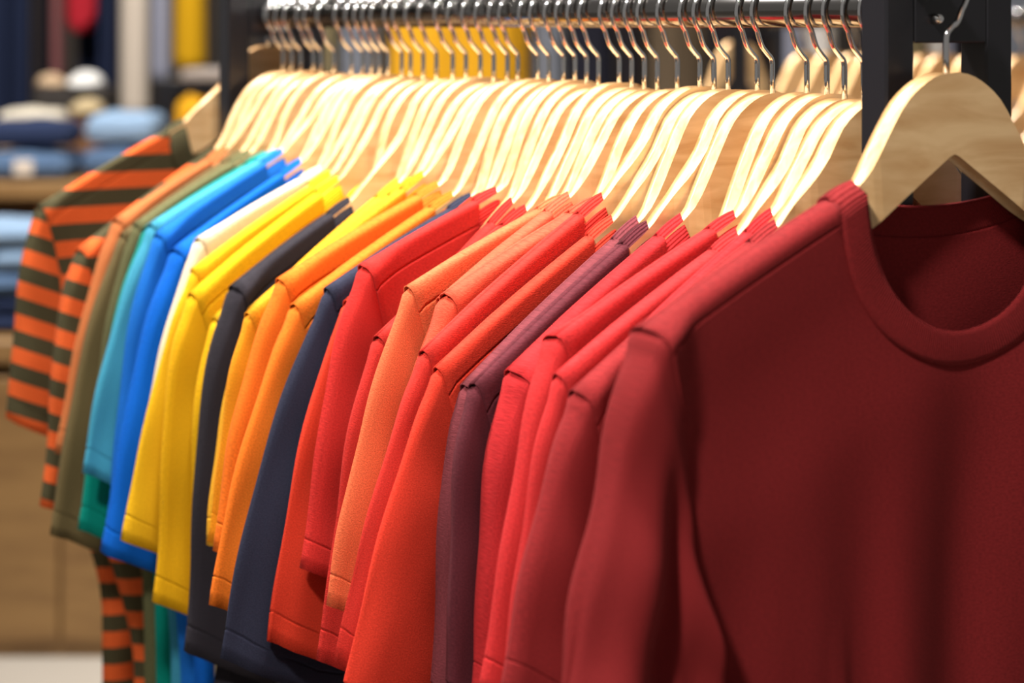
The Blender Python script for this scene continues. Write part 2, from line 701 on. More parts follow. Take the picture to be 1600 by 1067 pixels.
                if fine:
                    a2 = smooth01((t - 0.10) / 0.38) * (1 - 0.25 * t)
                    rip -= a2 * 0.0105 * math.exp(-((phi - (0.40 - 0.03 * t) * pi) / 0.20) ** 2)
                    rip += a2 * 0.0060 * math.exp(-((phi - (0.62 + 0.02 * t) * pi) / 0.15) ** 2)
                    if side < 0 and sgn < 0:
                        y -= 0.007 * smooth01((c1 - 0.35) / 0.35) * smooth01(t / 0.3)
                rip += fold * 0.0014 * sin(t * 15 + 2 * phi + ph2[3]) * smooth01(t * 6)
                pf = 0.0015 * math.exp(-((t - 0.035) / 0.03) ** 2) if r else 0.0
                x += pf * max(0.0, cos(phi)) * 0.8
                z += pf * max(0.0, cos(phi)) * 0.6
                y += side * pf * abs(sin(phi)) ** .6
                gr = -0.0009 if abs(t - g0) < 1e-6 else 0.0
                x += cos(phi) * (rip * (0.30 + 0.4 * c1) + gr) - 0.0015 * fold * am * sin(t * 3 + ph2[4])
                y += side * abs(sin(phi)) ** .6 * (rip + gr)
                y = side * softcap(max(0.0, side * y), cap(x, z, side) + (0.009 if fine else 0.0))
                vv.append((sgn * x, y, z))
                tt.append((c1 * 0.36 * (1 if side < 0 else -1), sz - z - 0.40 * max(0.0, min(0.07, hu - x)) + 0.0455))
        R = len(ts)
        for j in range(Mn):
            j2 = (j + 1) % Mn
            for r in range(R - 1):
                q = (j * R + r, j2 * R + r, j2 * R + r + 1, j * R + r + 1)
                ff.append(q if sgn > 0 else tuple(reversed(q)))
        mesh_obj('sleeve', vv, ff, cm, e, tt, solid=0.0012)
    return e, rid


# ------------------------------------------------------------------ the clothing rack
rack = empty('clothing_rack', (0.0105, 1.25, 0), 'black clothing rack whose chrome rail carries the row of coloured t-shirts', 'clothing rack')
OX, OY = 0.0105, 1.25


def rel(x, y, z):
    return (x - OX, y - OY, z)


b = MB()
b.tube([rel(0, 0.822, ZR + 0.0125), rel(0, 1.679, ZR + 0.0125)], 0.0125, 32)
b.build('rail', M['rail'], rack)
for yc in (0.8108, 1.690):
    x0 = 0.0 if yc < 1 else -0.005
    for xc in (-0.0303, 0.0506):
        b = MB()
        b.box(rel(xc + x0, yc, 0.80), (0.0226, 0.0216, 1.60), bev=0.0015)
        b.build('upright', M['black_metal'], rack)
    b = MB()
    b.box(rel(0.0102 + x0, yc, ZR + 0.077), (0.0584, 0.0214, 0.172), bev=0.0008)
    b.build('header_plate', M['black_metal'], rack)
    b = MB()
    b.box(rel(0.0102 + x0, yc, 0.06), (0.0582, 0.0214, 0.022), bev=0.0008)
    b.build('foot_bar', M['black_metal'], rack)
    sg = -1 if yc < 1 else 1
    fx = -0.0155 if yc < 1 else 0.0206
    b = MB()
    zz = ZR + 0.0175
    b.tube([rel(fx, yc + sg * 0.0107, zz + 0.010), rel(fx, yc + sg * 0.075, zz + 0.010), rel(fx, yc + sg * 0.082, zz + 0.0115),
            rel(fx, yc + sg * 0.086, zz + 0.020)], 0.0095, 16)
    b.build('faceout_arm', M['chrome'], rack)
b = MB()
b.tube([rel(-0.0035, 0.8003, ZR + 0.0050), rel(-0.0035, 0.796, ZR + 0.0050), rel(-0.0035, 0.794, ZR + 0.0050)], [0.0032, 0.0032, 0.0015], 12)
b.build('bolt', M['chrome'], rack)
b = MB()
b.tube([rel(0, 1.660, ZR + 0.0125), rel(0, 1.679, ZR + 0.0125)], 0.0165, 28)
b.build('rail_collar', M['chrome'], rack)

HY = [1.6564, 1.6379, 1.6193, 1.5932, 1.5782, 1.5518, 1.5185, 1.4978, 1.4816, 1.4666, 1.4516, 1.4279, 1.4129, 1.3917, 1.3701, 1.3439, 1.3233, 1.3013, 1.2814, 1.2616, 1.2466, 1.2186, 1.2036, 1.184, 1.169, 1.154, 1.139, 1.1136, 1.0986, 1.0836, 1.0686, 1.046, 1.0213, 1.0063, 0.9913, 0.9617, 0.9467, 0.9138, 0.8953, 0.8795, 0.8624, 0.8474]

OR_, OL_ = rgb(206, 88, 40), rgb(82, 76, 52)
# name, hanger, neck end, shoulder seam, sleeve hem corner, colour, fullness, words for the label
SH = [
    ('striped', 1, (0.071, -0.112), (0.203, -0.199), (0.237, -0.424), OL_, 1.0, 'orange and olive striped t-shirt hanging first on the rail, next to the dark far post'),
    ('tan', 3, (0.076, -0.110), (0.182, -0.170), (0.235, -0.371), rgb(205, 118, 68), 1.0, 'tan orange t-shirt between the striped one and the olive ones'),
    ('olive', 4, (0.074, -0.111), (0.187, -0.180), (0.251, -0.434), rgb(112, 96, 62), 1.0, 'khaki olive t-shirt with the long sleeve beside the tan orange one'),
    ('olive_dark', 5, (0.072, -0.111), (0.182, -0.170), (0.224, -0.355), rgb(104, 102, 68), 1.0, 'greyish olive t-shirt with a shorter sleeve, behind the teal ones'),
    ('sea_green', 6, (0.069, -0.112), (0.182, -0.171), (0.239, -0.422), rgb(0, 142, 124), 1.0, 'sea green t-shirt whose sleeve hem shows below the light teal sleeve'),
    ('teal', 7, (0.075, -0.108), (0.191, -0.165), (0.248, -0.367), rgb(70, 160, 190), 1.0, 'light teal t-shirt next to the bright blue ones'),
    ('blue', 8, (0.079, -0.106), (0.195, -0.171), (0.236, -0.397), rgb(28, 112, 208), 1.0, 'bright blue t-shirt right beside the light teal one'),
    ('blue_long', 10, (0.077, -0.113), (0.192, -0.181), (0.256, -0.418), rgb(10, 100, 205), 1.0, 'bright blue t-shirt with the long sleeve beside the cream one'),
    ('cream', 12, (0.078, -0.117), (0.187, -0.169), (0.240, -0.359), rgb(246, 226, 186), 1.0, 'cream t-shirt between the blue and the yellow ones'),
    ('yellow_back', 13, (0.077, -0.120), (0.200, -0.191), (0.256, -0.397), rgb(244, 186, 26), 1.0, 'yellow t-shirt mostly hidden, its short sleeve hem beside the cream one'),
    ('yellow', 14, (0.081, -0.123), (0.210, -0.207), (0.243, -0.442), rgb(246, 182, 20), 1.25, 'yellow t-shirt with the broad front sleeve and stitched shoulder seam'),
    ('yellow_side', 15, (0.066, -0.126), (0.200, -0.224), (0.221, -0.459), rgb(244, 184, 18), 1.0, 'yellow t-shirt pressed against the black one'),
    ('black', 16, (.096, -.136), (0.197, -0.197), (0.236, -0.468), rgb(48, 44, 50), 1.0, 'black t-shirt with ribbed collar between the yellow and the orange ones'),
    ('amber_back', 18, (.076, -.119), (.198, -.208), (.233, -.380), rgb(250, 178, 40), 1.0, 'amber t-shirt showing only a strip of shoulder right after the black one'),
    ('amber', 19, (.076, -.117), (.204, -.203), (.240, -.372), rgb(250, 170, 34), 1.0, 'amber t-shirt behind the pleated amber orange one'),
    ('amber_front', 20, (0.077, -0.111), (0.223, -0.205), (0.253, -0.365), rgb(250, 158, 32), 1.0, 'amber orange t-shirt with the pleated short sleeve, beside the orange ones'),
    ('orange', 21, (0.073, -0.118), (0.206, -0.180), (0.255, -0.368), rgb(250, 122, 36), 1.2, 'bright orange t-shirt with the higher shoulder, behind its orange twin'),
    ('orange_front', 22, (0.077, -0.123), (0.207, -0.195), (0.269, -0.397), rgb(248, 124, 36), 1.2, 'orange t-shirt with stitched shoulder line beside the navy one'),
    ('navy', 23, (0.070, -0.124), (0.190, -0.183), (0.272, -0.429), rgb(50, 52, 70), 1.0, 'navy t-shirt between the orange and the red ones'),
    ('vermilion', 24, (0.074, -0.122), (0.184, -0.190), (0.247, -0.416), rgb(228, 64, 40), 1.0, 'vermilion t-shirt behind the red one, its sleeve hem reaching lower'),
    ('red', 25, (0.070, -0.117), (0.181, -0.164), (0.227, -0.366), rgb(214, 50, 44), 1.25, 'red t-shirt with wide shoulder and ribbed collar in front of the navy one'),
    ('brick', 27, (.076, -.122), (.178, -.212), (.226, -.412), rgb(200, 46, 38), 1.0, 'brick red t-shirt squeezed in right after the wide red one'),
    ('brick_dark', 28, (0.081, -0.125), (0.198, -0.204), (0.243, -0.410), rgb(202, 48, 40), 1.0, 'dark brick red t-shirt with curled sleeve hem behind the coral one'),
    ('brick_pale', 29, (.078, -.124), (.182, -.204), (.230, -.405), rgb(214, 60, 46), 0.9, 'pale brick red t-shirt showing a strip of shoulder behind the coral orange one'),
    ('coral', 30, (0.072, -0.116), (0.193, -0.168), (0.249, -0.366), rgb(242, 112, 70), 1.25, 'coral orange t-shirt with twin stitched shoulder line'),
    ('coral_hidden', 31, (.076, -.113), (.178, -.175), (.232, -.372), rgb(246, 96, 66), 1.0, 'coral t-shirt showing only its collar behind the pinkish coral one'),
    ('coral_pink', 32, (0.072, -0.115), (0.187, -0.169), (0.255, -0.409), rgb(240, 86, 60), 1.15, 'pinkish coral t-shirt with stitched shoulder, in front of the coral orange one'),
    ('scarlet', 33, (0.082, -0.110), (0.217, -0.199), (0.277, -0.379), rgb(216, 54, 44), 1.0, 'scarlet t-shirt with low narrow shoulder behind the wide bright red sleeve'),
    ('bright_red', 34, (0.085, -0.123), (0.217, -0.207), (0.283, -0.407), rgb(234, 64, 44), 1.2, 'bright red t-shirt with the widest sleeve, just before the maroon one'),
    ('maroon', 35, (0.076, -0.123), (0.207, -0.216), (0.233, -0.412), rgb(124, 56, 62), 1.1, 'maroon t-shirt with stitched shoulder among the red ones'),
    ('maroon_dark', 36, (.090, -.123), (0.217, -0.210), (0.235, -0.403), rgb(98, 40, 48), 0.9, 'darker maroon t-shirt hidden beside the maroon one'),
    ('crimson', 37, (0.075, -0.118), (0.203, -0.201), (0.229, -0.388), rgb(196, 44, 46), 1.25, 'crimson t-shirt with dark ribbed collar next to the maroon ones'),
    ('crimson_slim', 39, (0.075, -0.112), (0.204, -0.174), (0.250, -0.368), rgb(206, 48, 48), 1.0, 'crimson t-shirt with the high shoulder, second before the dark red ones'),
    ('rose_red', 40, (0.086, -0.121), (0.215, -0.192), (0.248, -0.365), rgb(206, 50, 50), 1.0, 'rosy red t-shirt whose seamed shoulder lies against the last ones on the rail'),
    ('red_last', 41, (.074, -.108), (.200, -.190), (.236, -.365), rgb(190, 44, 47), 0.9, 'red t-shirt showing a collar tip beside the last dark red one on the rail'),
    ('dark_red', 42, (0.084, -0.113), (0.226, -0.195), (0.267, -0.352), rgb(150, 41, 42), 1.15, 'dark red t-shirt last on the rail, right behind the big front one'),
]
GEN = ((.076, -.116), (.190, -.186))


RIDS = {}


def generic_rid(u):
    u = abs(u)
    (nu, nz), (su, sz) = GEN
    return nz + (nu - u) * .25 if u <= nu else nz + (sz - nz) * (u - nu) / (su - nu)


SHORT = {'striped': 'striped shirt first on the rail', 'tan': 'tan orange shirt', 'olive': 'khaki olive shirt', 'olive_dark': 'greyish olive shirt',
         'sea_green': 'sea green shirt', 'teal': 'light teal shirt', 'blue': 'bright blue shirt beside the teal one',
         'blue_long': 'bright blue shirt beside the cream one', 'cream': 'cream shirt', 'yellow_back': 'yellow shirt beside the cream one',
         'yellow': 'yellow shirt with the broad front sleeve', 'yellow_side': 'yellow shirt pressed against the black one', 'black': 'black shirt',
         'amber_back': 'amber shirt beside the black one', 'amber': 'amber shirt behind the amber orange one', 'amber_front': 'amber orange shirt',
         'orange': 'bright orange shirt with the higher shoulder', 'orange_front': 'orange shirt beside the navy one', 'navy': 'navy shirt',
         'vermilion': 'vermilion shirt', 'red': 'red shirt in front of the navy one', 'brick': 'brick red shirt', 'brick_dark': 'dark brick red shirt',
         'brick_pale': 'pale brick red shirt', 'coral': 'coral orange shirt', 'coral_hidden': 'coral shirt showing only its collar',
         'coral_pink': 'pinkish coral shirt', 'scarlet': 'scarlet shirt', 'bright_red': 'bright red shirt with the widest sleeve',
         'maroon': 'maroon shirt', 'maroon_dark': 'darker maroon shirt', 'crimson': 'crimson shirt next to the maroon ones',
         'crimson_slim': 'crimson shirt with the high shoulder', 'rose_red': 'rosy red shirt', 'red_last': 'red shirt showing a collar tip',
         'dark_red': 'dark red shirt last on the rail'}
by_h = {s[1]: i for i, s in enumerate(SH)}
ys = [HY[s[1] - 1] for s in SH]
bounds = [ys[0] + 0.016]
for i in range(len(SH) - 1):
    fa, fb = SH[i][6], SH[i + 1][6]
    bounds.append(ys[i] - (ys[i] - ys[i + 1]) * (0.54 * fa) / (0.54 * fa + 0.46 * fb))
bounds.append(ys[-1] - 0.020)
for i, (nm, h, Np, Sp, Hp, col, full, lab) in enumerate(SH):
    y = ys[i]
    hf, hb = y - bounds[i + 1] - 0.0009, bounds[i] - y - 0.0009
    # room left by the neighbouring hangers
    rf = (y - HY[h]) / 2 - 0.0007 if h < 42 else 0.012
    rb = (HY[h - 2] - y) / 2 - 0.0007 if h > 1 else 0.012
    hf, hb = max(0.0054, min(hf, 0.026)), max(0.0054, min(hb, 0.020))
    hf0, hb0 = max(0.0054, min(rf, hf, 0.010)), max(0.0054, min(rb, hb, 0.010))
    stripe = None
    if nm == 'striped':
        stripe = (OR_, 0.031)
    bwid = 0.150 if nm in ('striped', 'tan', 'olive', 'yellow', 'yellow_back', 'yellow_side') else 0.172
    bwid = {'black': 0.222, 'navy': 0.190, 'amber': 0.14, 'amber_back': 0.14, 'amber_front': 0.14, 'orange': 0.14, 'orange_front': 0.14}.get(nm, bwid)
    e, rid = make_shirt('t_shirt', (0, y, ZR), lab, col, Np, Sp, Hp, hf, hb, stripe=stripe, seed=i, bw=bwid,
                        hf0=hf0, hb0=hb0, hem_z=-0.80, group='t-shirts on the rail')
    RIDS[h] = (rid, Np[0])
    z0 = RND.uniform(-0.0030, 0.0022)
    make_hanger((0, y, ZR - 0.043 + z0), 'pale wooden hanger holding the ' + SHORT[nm], rid, Np[0], 0.043 - z0,
                drop=0.0225 - z0, zc=0.0528 - z0, group='wooden hangers on the rail')
for h in range(1, 43):
    if h in by_h:
        continue
    nx = min((k for k in by_h if k > h), default=None)
    nm = SHORT[SH[by_h[nx]][0]]
    sec = sum(1 for k in range(h + 1, nx) if k not in by_h)
    lab = 'wooden hanger squeezed in ' + ('right' if sec == 0 else 'second') + ' behind the ' + nm
    near = [RIDS[k] for k in (max((q for q in by_h if q < h), default=nx), nx)]
    near += [RIDS[nx + 1]] if nx + 1 in RIDS else []

    def low_rid(u, near=near):  # the arms hang below both neighbours
        u = max(abs(u), 0.074)
        return min(r(u) for r, _ in near) - 0.003 - 0.30 * min(0.035, u - 0.074)
    low_rid.su = 0.168
    make_hanger((0, HY[h - 1], ZR - 0.043), lab, low_rid, 0.074, 0.043, group='wooden hangers on the rail')

# the shirt on the near faceout and the striped one on the far faceout
FX, FY = -0.0147, 0.780
e, rid = make_shirt('t_shirt', (FX, FY, ZR), 'large dark red crew neck t-shirt hanging in front of the rack post', rgb(138, 37, 38),
                    (.072, -.086), (.216, -.152), (.262, -.345), 0.026, 0.0150, seed=77, bw=0.195, dip=0.095, backdip=0.026, fold=2.0, fine=True,
                    hem_z=-0.78, hf0=0.014, hb0=0.0095, sleeve_len_w=0.125)
make_hanger((FX, FY, ZR - 0.0277), 'pale wooden hanger holding the large dark red shirt before the black post', rid, .072, 0.0277, side=-1, drop=0.0240, zc=0.0495)
BX, BY = 0.0206, 1.732
e, rid = make_shirt('t_shirt', (BX, BY, ZR), 'orange and olive striped t-shirt hanging beyond the far post, leftmost of all', OL_,
                    (.090, -.090), (.234, -.165), (.265, -.359), 0.016, 0.016, seed=91, bw=0.172, stripe=(OR_, 0.031), hem_z=-0.82, fold=0.8)
make_hanger((BX, BY, ZR - 0.0203), 'pale wooden hanger holding the leftmost striped shirt beyond the far post', rid, .090, 0.0203, side=-1, drop=0.017, zc=0.0421)

# ------------------------------------------------------------------ display table with folded denim
ANG = -TH
TX = -1.225


def tab_box(mb, lat, d, z, w, dep, h, bev=0.004):
    mb.box((lat, d, z), (w, dep, h), bev=bev)


table = empty('display_table', sh(TX, 4.95, 0), 'stepped oak display table carrying stacks of folded denim at the left', 'table', rotz=ANG)
b = MB(); b.box((0, -0.26, 0.70), (1.00, 0.66, 0.055), bev=0.006); b.build('lower_top', M['table_wood'], table)
b = MB(); b.box((0, -0.265, 0.325), (0.97, 0.60, 0.65), bev=0.003); b.build('cabinet', M['table_wood'], table)
for k in (-0.30, 0.0, 0.30):
    b = MB(); b.box((k + 0.045, -0.570, 0.34), (0.292, 0.016, 0.60), bev=0.003); b.build('cabinet_door', M['table_wood'], table)
b = MB(); b.box((0, 0.34, 1.015), (1.00, 0.68, 0.046), bev=0.005); b.build('upper_shelf', M['table_wood'], table)
for k in (-0.47, 0.47):
    b = MB(); b.box((k, 0.36, 0.495), (0.04, 0.60, 0.99), bev=0.003); b.build('side_panel', M['table_wood'], table)
b = MB(); b.box((0, 0.60, 0.495), (0.90, 0.03, 0.99), bev=0.003); b.build('back_panel', M['table_wood'], table)


def denim(name, c):
    m = fabric(name, c)
    return m


D_NAVY = denim('navy_denim', rgb(44, 54, 82))
D_MID = denim('mid_denim', rgb(92, 116, 148))
D_LIGHT = denim('light_denim', rgb(146, 172, 200))
D_PATCH = mat('denim_label', rgb(214, 200, 184), 0.6)


def folded(lat, d, z, w, dep, h, m, label, cat_word='jeans', group=None, patch=False, yaw=0.0, name='folded_jeans'):
    """a garment folded into a soft pad: rounded fold at the front, layers at the sides"""
    rn = random.Random(int((lat + 9) * 1000 + z * 7777))
    nx, ny = 18, 26
    v, f = [], []
    p1, p2 = rn.uniform(0, 6), rn.uniform(0, 6)
    for i in range(nx + 1):
        a = -1 + 2 * i / nx
        for j in range(ny):
            t = 2 * pi * j / ny
            ex = 2 / 3.4
            y = (abs(cos(t)) ** ex) * (1 if cos(t) > 0 else -1)
            q = (abs(sin(t)) ** ex) * (1 if sin(t) > 0 else -1)
            e_ = (1 - abs(a) ** 9) ** 0.5 if abs(a) < 1 else 0.0
            sag = 1 - 0.16 * a * a if q > 0 else 1.0
            wob = 0.05 * sin(a * 5 + p1) * (q > 0) + 0.03 * sin(a * 9 + t * 2 + p2)
            lay = 1 - 0.035 * (abs(sin(t * 1.0)) < 0.25)
            v.append((a * w / 2 * (1 - 0.02 * q), y * dep / 2 * (0.75 + 0.25 * e_) * lay, h / 2 + q * h / 2 * (0.35 + 0.65 * e_) * (sag + wob * (q > 0))))
    for i in range(nx):
        for j in range(ny):
            j2 = (j + 1) % ny
            f.append((i * ny + j, i * ny + j2, (i + 1) * ny + j2, (i + 1) * ny + j))
    f.append(tuple(reversed(range(ny))))
    f.append(tuple(nx * ny + j for j in range(ny)))
    e = empty(name, sh(lat, d, z), label, cat_word, group, rotz=ANG + yaw)
    mesh_obj('folded_cloth', v, f, m, e)
    b = MB()
    pts = [(-w * 0.40 + w * 0.8 * k / 12, -dep * 0.470 - 0.004, h * (0.50 + 0.05 * sin(k * 0.7))) for k in range(13)]
    b.tube(pts, 0.004, 6)
    b.build('fold_seam', m, e)
    if patch:
        b = MB(); b.box((0.02, -dep / 2 - 0.002, h * 0.45), (0.05, 0.006, 0.04), bev=0.002); b.build('label_patch', D_PATCH, e)
    return e


T1, T2 = 0.7275, 1.0385
folded(-1.292, 5.15, T2, 0.26, 0.30, 0.075, D_MID, 'faded blue folded jeans with pale label under the navy pair on the table', group='denim on the table', patch=True)
folded(-1.294, 5.16, T2 + 0.0805, 0.25, 0.28, 0.075, D_NAVY, 'navy folded jeans on top of the faded pair with the pale label', group='denim on the table', yaw=0.05)
folded(-1.052, 5.25, T2, 0.195, 0.28, 0.080, D_MID, 'mid blue folded jeans below the light pair, beside the navy stack', group='denim on the table', yaw=-0.04)
folded(-1.052, 5.25, T2 + 0.0855, 0.19, 0.27, 0.085, D_LIGHT, 'light blue folded jeans topping the right stack on the upper table', group='denim on the table', yaw=0.03)
zz = T1
for k, (hh, m_, lb) in enumerate(((0.040, D_NAVY, 'navy folded jeans at the bottom of the lower table stack'),
                                  (0.040, D_NAVY, 'navy folded jeans second from the bottom of the lower table stack'),
                                  (0.054, D_MID, 'mid blue folded jeans in the middle of the lower table stack'),
                                  (0.054, D_LIGHT, 'light blue folded jeans second from top of the lower table stack'),
                                  (0.054, D_LIGHT, 'light blue folded jeans with pale label topping the lower table stack'))):
    folded(-1.245 + 0.01 * (k % 2), 4.58 + 0.01 * (k % 2), zz, 0.33, 0.26, hh, m_, lb, group='denim on the table', patch=(k == 4), yaw=0.04 * (k % 3 - 1))
    zz += hh * 1.06

# small pale accessories behind the denim
CREAM = fabric('cream_cloth', rgb(226, 216, 196))
WHITE = fabric('white_cloth', rgb(236, 234, 230))
SAND = fabric('sand_cloth', rgb(190, 170, 132))
TANC = fabric('tan_cloth', rgb(196, 168, 136))
folded(-1.378, 5.53, T2, 0.185, 0.16, 0.085, TANC, 'tan folded garment under the cream one behind the navy jeans', 'folded garment', name='folded_garment')
folded(-1.378, 5.53, T2 + .092, 0.18, 0.16, 0.075, CREAM, 'cream folded garment glowing behind the navy jeans', 'folded garment', name='folded_garment')


def cap_hat(lat, d, z, r, m, label, yaw=0.0):
    e = empty('cap', sh(lat, d, z), label, 'cap', rotz=ANG + yaw)
    v, f = [], []
    n, k = 20, 8
    for i in range(k + 1):
        a = pi / 2 * i / k
        for j in range(n):
            t = 2 * pi * j / n
            v.append((cos(t) * r * cos(a) * 0.95, sin(t) * r * 1.08 * cos(a), r * 0.82 * sin(a) ** 0.9 if a > 0 else 0.0))
    for i in range(k):
        for j in range(n):
            j2 = (j + 1) % n
            f.append((i * n + j, i * n + j2, (i + 1) * n + j2, (i + 1) * n + j))
    mesh_obj('crown', v, f, m, e, solid=0.003)
    v, f = [], []
    for i in range(13):
        t = pi + pi * (0.12 + 0.76 * i / 12)
        for q in (0.0, 0.5, 1.0):
            x, y = cos(t) * r * 0.95, sin(t) * r * 1.05
            v.append((x * (1 + 0.08 * q), y - q * r * 0.75 * sin(pi * (0.12 + 0.76 * i / 12)), 0.018 - 0.014 * q * q + 0.004 * (1 - q)))
    for i in range(12):
        for q in range(2):
            f.append((i * 3 + q, (i + 1) * 3 + q, (i + 1) * 3 + q + 1, i * 3 + q + 1))
    mesh_obj('brim', v, f, m, e, solid=0.003)
    return e


b = MB(); b.box((0, 0, 0.075), (0.085, 0.16, 0.15), bev=0.006)
bx = b.build('storage_box', mat('brown_card', rgb(120, 84, 54), 0.7))
tag(bx, 'brown box standing on the table below the pale caps', 'box', loc=sh(-1.236, 5.615, T2), rotz=ANG)
cap_hat(-1.236, 5.60, T2 + 0.151, 0.050, SAND, 'sand coloured cap resting on the brown box')
b = MB(); b.box((0, 0, 0.11), (0.22, 0.14, 0.22), bev=0.006)
bx = b.build('storage_box', mat('dark_card', rgb(52, 46, 42), 0.7))
tag(bx, 'tall dark box at the back of the table under two pale caps', 'box', loc=sh(-1.315, 5.80, T2), rotz=ANG)
cap_hat(-1.285, 5.80, T2 + 0.221, 0.055, WHITE, 'white cap on the tall dark box, above the sand coloured one')
cap_hat(-1.396, 5.81, T2 + 0.221, 0.045, TANC, 'small tan cap on the tall dark box, left of the white one', yaw=0.4)
cap_hat(-1.128, 5.60, T2 + 0.001, 0.050, TANC, 'tan cap lying behind the light blue folded jeans')


# ------------------------------------------------------------------ clothes hanging further back in the shop
def hanging(name, x0, x1, z0, z1, d, m, label, cat_word, depth=0.10, folds=3, flare=0.06, seed=0, group=None, round_hem=0.0, legs=False):
    """a garment hung by its top edge: soft tube with vertical folds (x across, d along the aisle)"""
    rn = random.Random(seed + 5)
    w = (x1 - x0) * 0.90
    e = empty(name, sh((x0 + x1) / 2, d, z0), label, cat_word, group, rotz=ANG)
    parts = [(0.0, w, 'cloth')]
    if legs:
        parts = [(-w * 0.24, w * 0.44, 'trouser_leg'), (w * 0.24, w * 0.44, 'trouser_leg')]
    for cx, ww, pn in parts:
        n, k = 44, 18
        p1, p2 = rn.uniform(0, 6), rn.uniform(0, 6)
        v, f = [], []
        H = z1 - z0
        for i in range(k + 1):
            t = i / k
            fl = 1 + flare * t - 0.10 * (1 - smooth01(t / 0.08))
            for j in range(n):
                a = 2 * pi * j / n
                r = 1 + 0.10 * sin(folds * a + p1) * smooth01(t * 1.5) + 0.05 * sin((2 * folds + 1) * a + p2 + 2 * t)
                x = cos(a) * ww / 2 * fl * (0.96 + 0.04 * r)
                v.append((cx + x, sin(a) * depth / 2 * fl * r, H * (1 - t) + round_hem * t * (abs(x) / (ww / 2)) ** 2))
        for i in range(k):
            for j in range(n):
                j2 = (j + 1) % n
                f.append((i * n + j, (i + 1) * n + j, (i + 1) * n + j2, i * n + j2))
        f.append(tuple(range(n)))
        mesh_obj(pn, v, f, m, e, solid=0.002)
    b = MB()
    b.tube([(-w * 0.38, 0, z1 - z0 + 0.005), (0, 0, z1 - z0 + 0.012), (w * 0.38, 0, z1 - z0 + 0.005)], 0.008, 8)
    b.build('hanger_bar', M['black_metal'], e)
    b = MB()
    b.tube([(0, 0, z1 - z0 + 0.012), (0, 0, 1.955 - z0)] + [(0, 0.017 - 0.017 * cos(pi * q / 6), 1.98 - z0 + 0.017 * sin(pi * q / 6)) for q in range(7)], 0.003, 6)
    b.build('hook', M['chrome'], e)
    return e


def wall_rail(lat0, lat1, d, label):
    e = empty('garment_rail', sh((lat0 + lat1) / 2, d + 0.017, 1.98), label, 'rail', rotz=ANG)
    b = MB(); b.tube([(-(lat1 - lat0) / 2, 0, 0), ((lat1 - lat0) / 2, 0, 0)], 0.0115, 12); b.build('bar', M['black_metal'], e)
    for q in (-1, 1):
        b = MB(); b.box((q * (lat1 - lat0) / 2, 0, -0.92), (0.04, 0.04, 2.12), bev=0.003); b.build('post', M['black_metal'], e)


F_NAVY = fabric('navy_twill', rgb(34, 42, 66))
F_BLACK = fabric('black_twill', rgb(34, 30, 34))
F_RED = fabric('red_knit', rgb(176, 38, 50))
F_ROSE = fabric('dusty_rose_knit', rgb(132, 84, 84))
F_BEIGE = fabric('beige_twill', rgb(206, 192, 176))
F_GREY = fabric('blue_grey_knit', rgb(142, 144, 160))
F_YEL = fabric('mustard_knit', rgb(206, 156, 24))
F_YEL2 = fabric('yellow_fleece', rgb(228, 166, 36))
F_OLIVE = fabric('olive_knit', rgb(122, 110, 82))
F_SLATE = fabric('slate_knit', rgb(112, 116, 126))
F_INK = fabric('ink_twill', rgb(34, 34, 44))
F_BROWN = fabric('brown_knit', rgb(92, 78, 62))
F_WHITE = fabric('white_knit', rgb(214, 208, 202))
wall_rail(-2.02, -0.80, 6.6, 'black garment rail with hanging clothes beyond the denim table')
for x0, x1, z0, m, lab, c, kw in (
    (-1.800, -1.645, 0.95, F_NAVY, 'navy trousers hanging at the far left edge beyond the denim', 'trousers', dict(legs=True)),
    (-1.640, -1.580, 1.02, F_BLACK, 'narrow black trousers hanging right of the navy pair at the edge', 'trousers', {}),
    (-1.578, -1.545, 1.10, F_ROSE, 'dusty rose narrow garment hanging beside the red top', 'top', dict(flare=0.02)),
    (-1.535, -1.425, 1.42, F_RED, 'red top with rounded hem hanging over the left navy trousers', 'top', dict(round_hem=0.05)),
    (-1.420, -1.352, 1.00, F_NAVY, 'navy trousers hanging between the red top and the beige pair', 'trousers', dict(legs=True)),
    (-1.350, -1.243, 1.13, F_BEIGE, 'beige trousers hanging beside the blue grey shirt', 'trousers', dict(flare=-0.02)),
    (-1.240, -1.168, 1.255, F_GREY, 'blue grey shirt hanging between the beige trousers and the mustard top', 'shirt', {}),
    (-1.160, -1.050, 1.30, F_YEL, 'mustard yellow top hanging above the pale ledge', 'top', {}),
):
    hanging({'trousers': 'trousers', 'top': 'sweater', 'shirt': 'shirt'}[c], x0, x1, z0, 1.90, 6.6, m, lab, c, seed=int(-x0 * 1000), **kw)
# dark trousers behind the red top reach lower
wall_rail(-1.66, -1.30, 6.80, 'short black rail carrying the navy trousers behind the red top')
hanging('trousers', -1.545, -1.425, 0.98, 1.90, 6.80, F_NAVY, 'navy trousers whose legs show under the red top', 'trousers', seed=3, legs=True)

def shx(lat, d, dx, dd):
    return lat + dx, d + dd


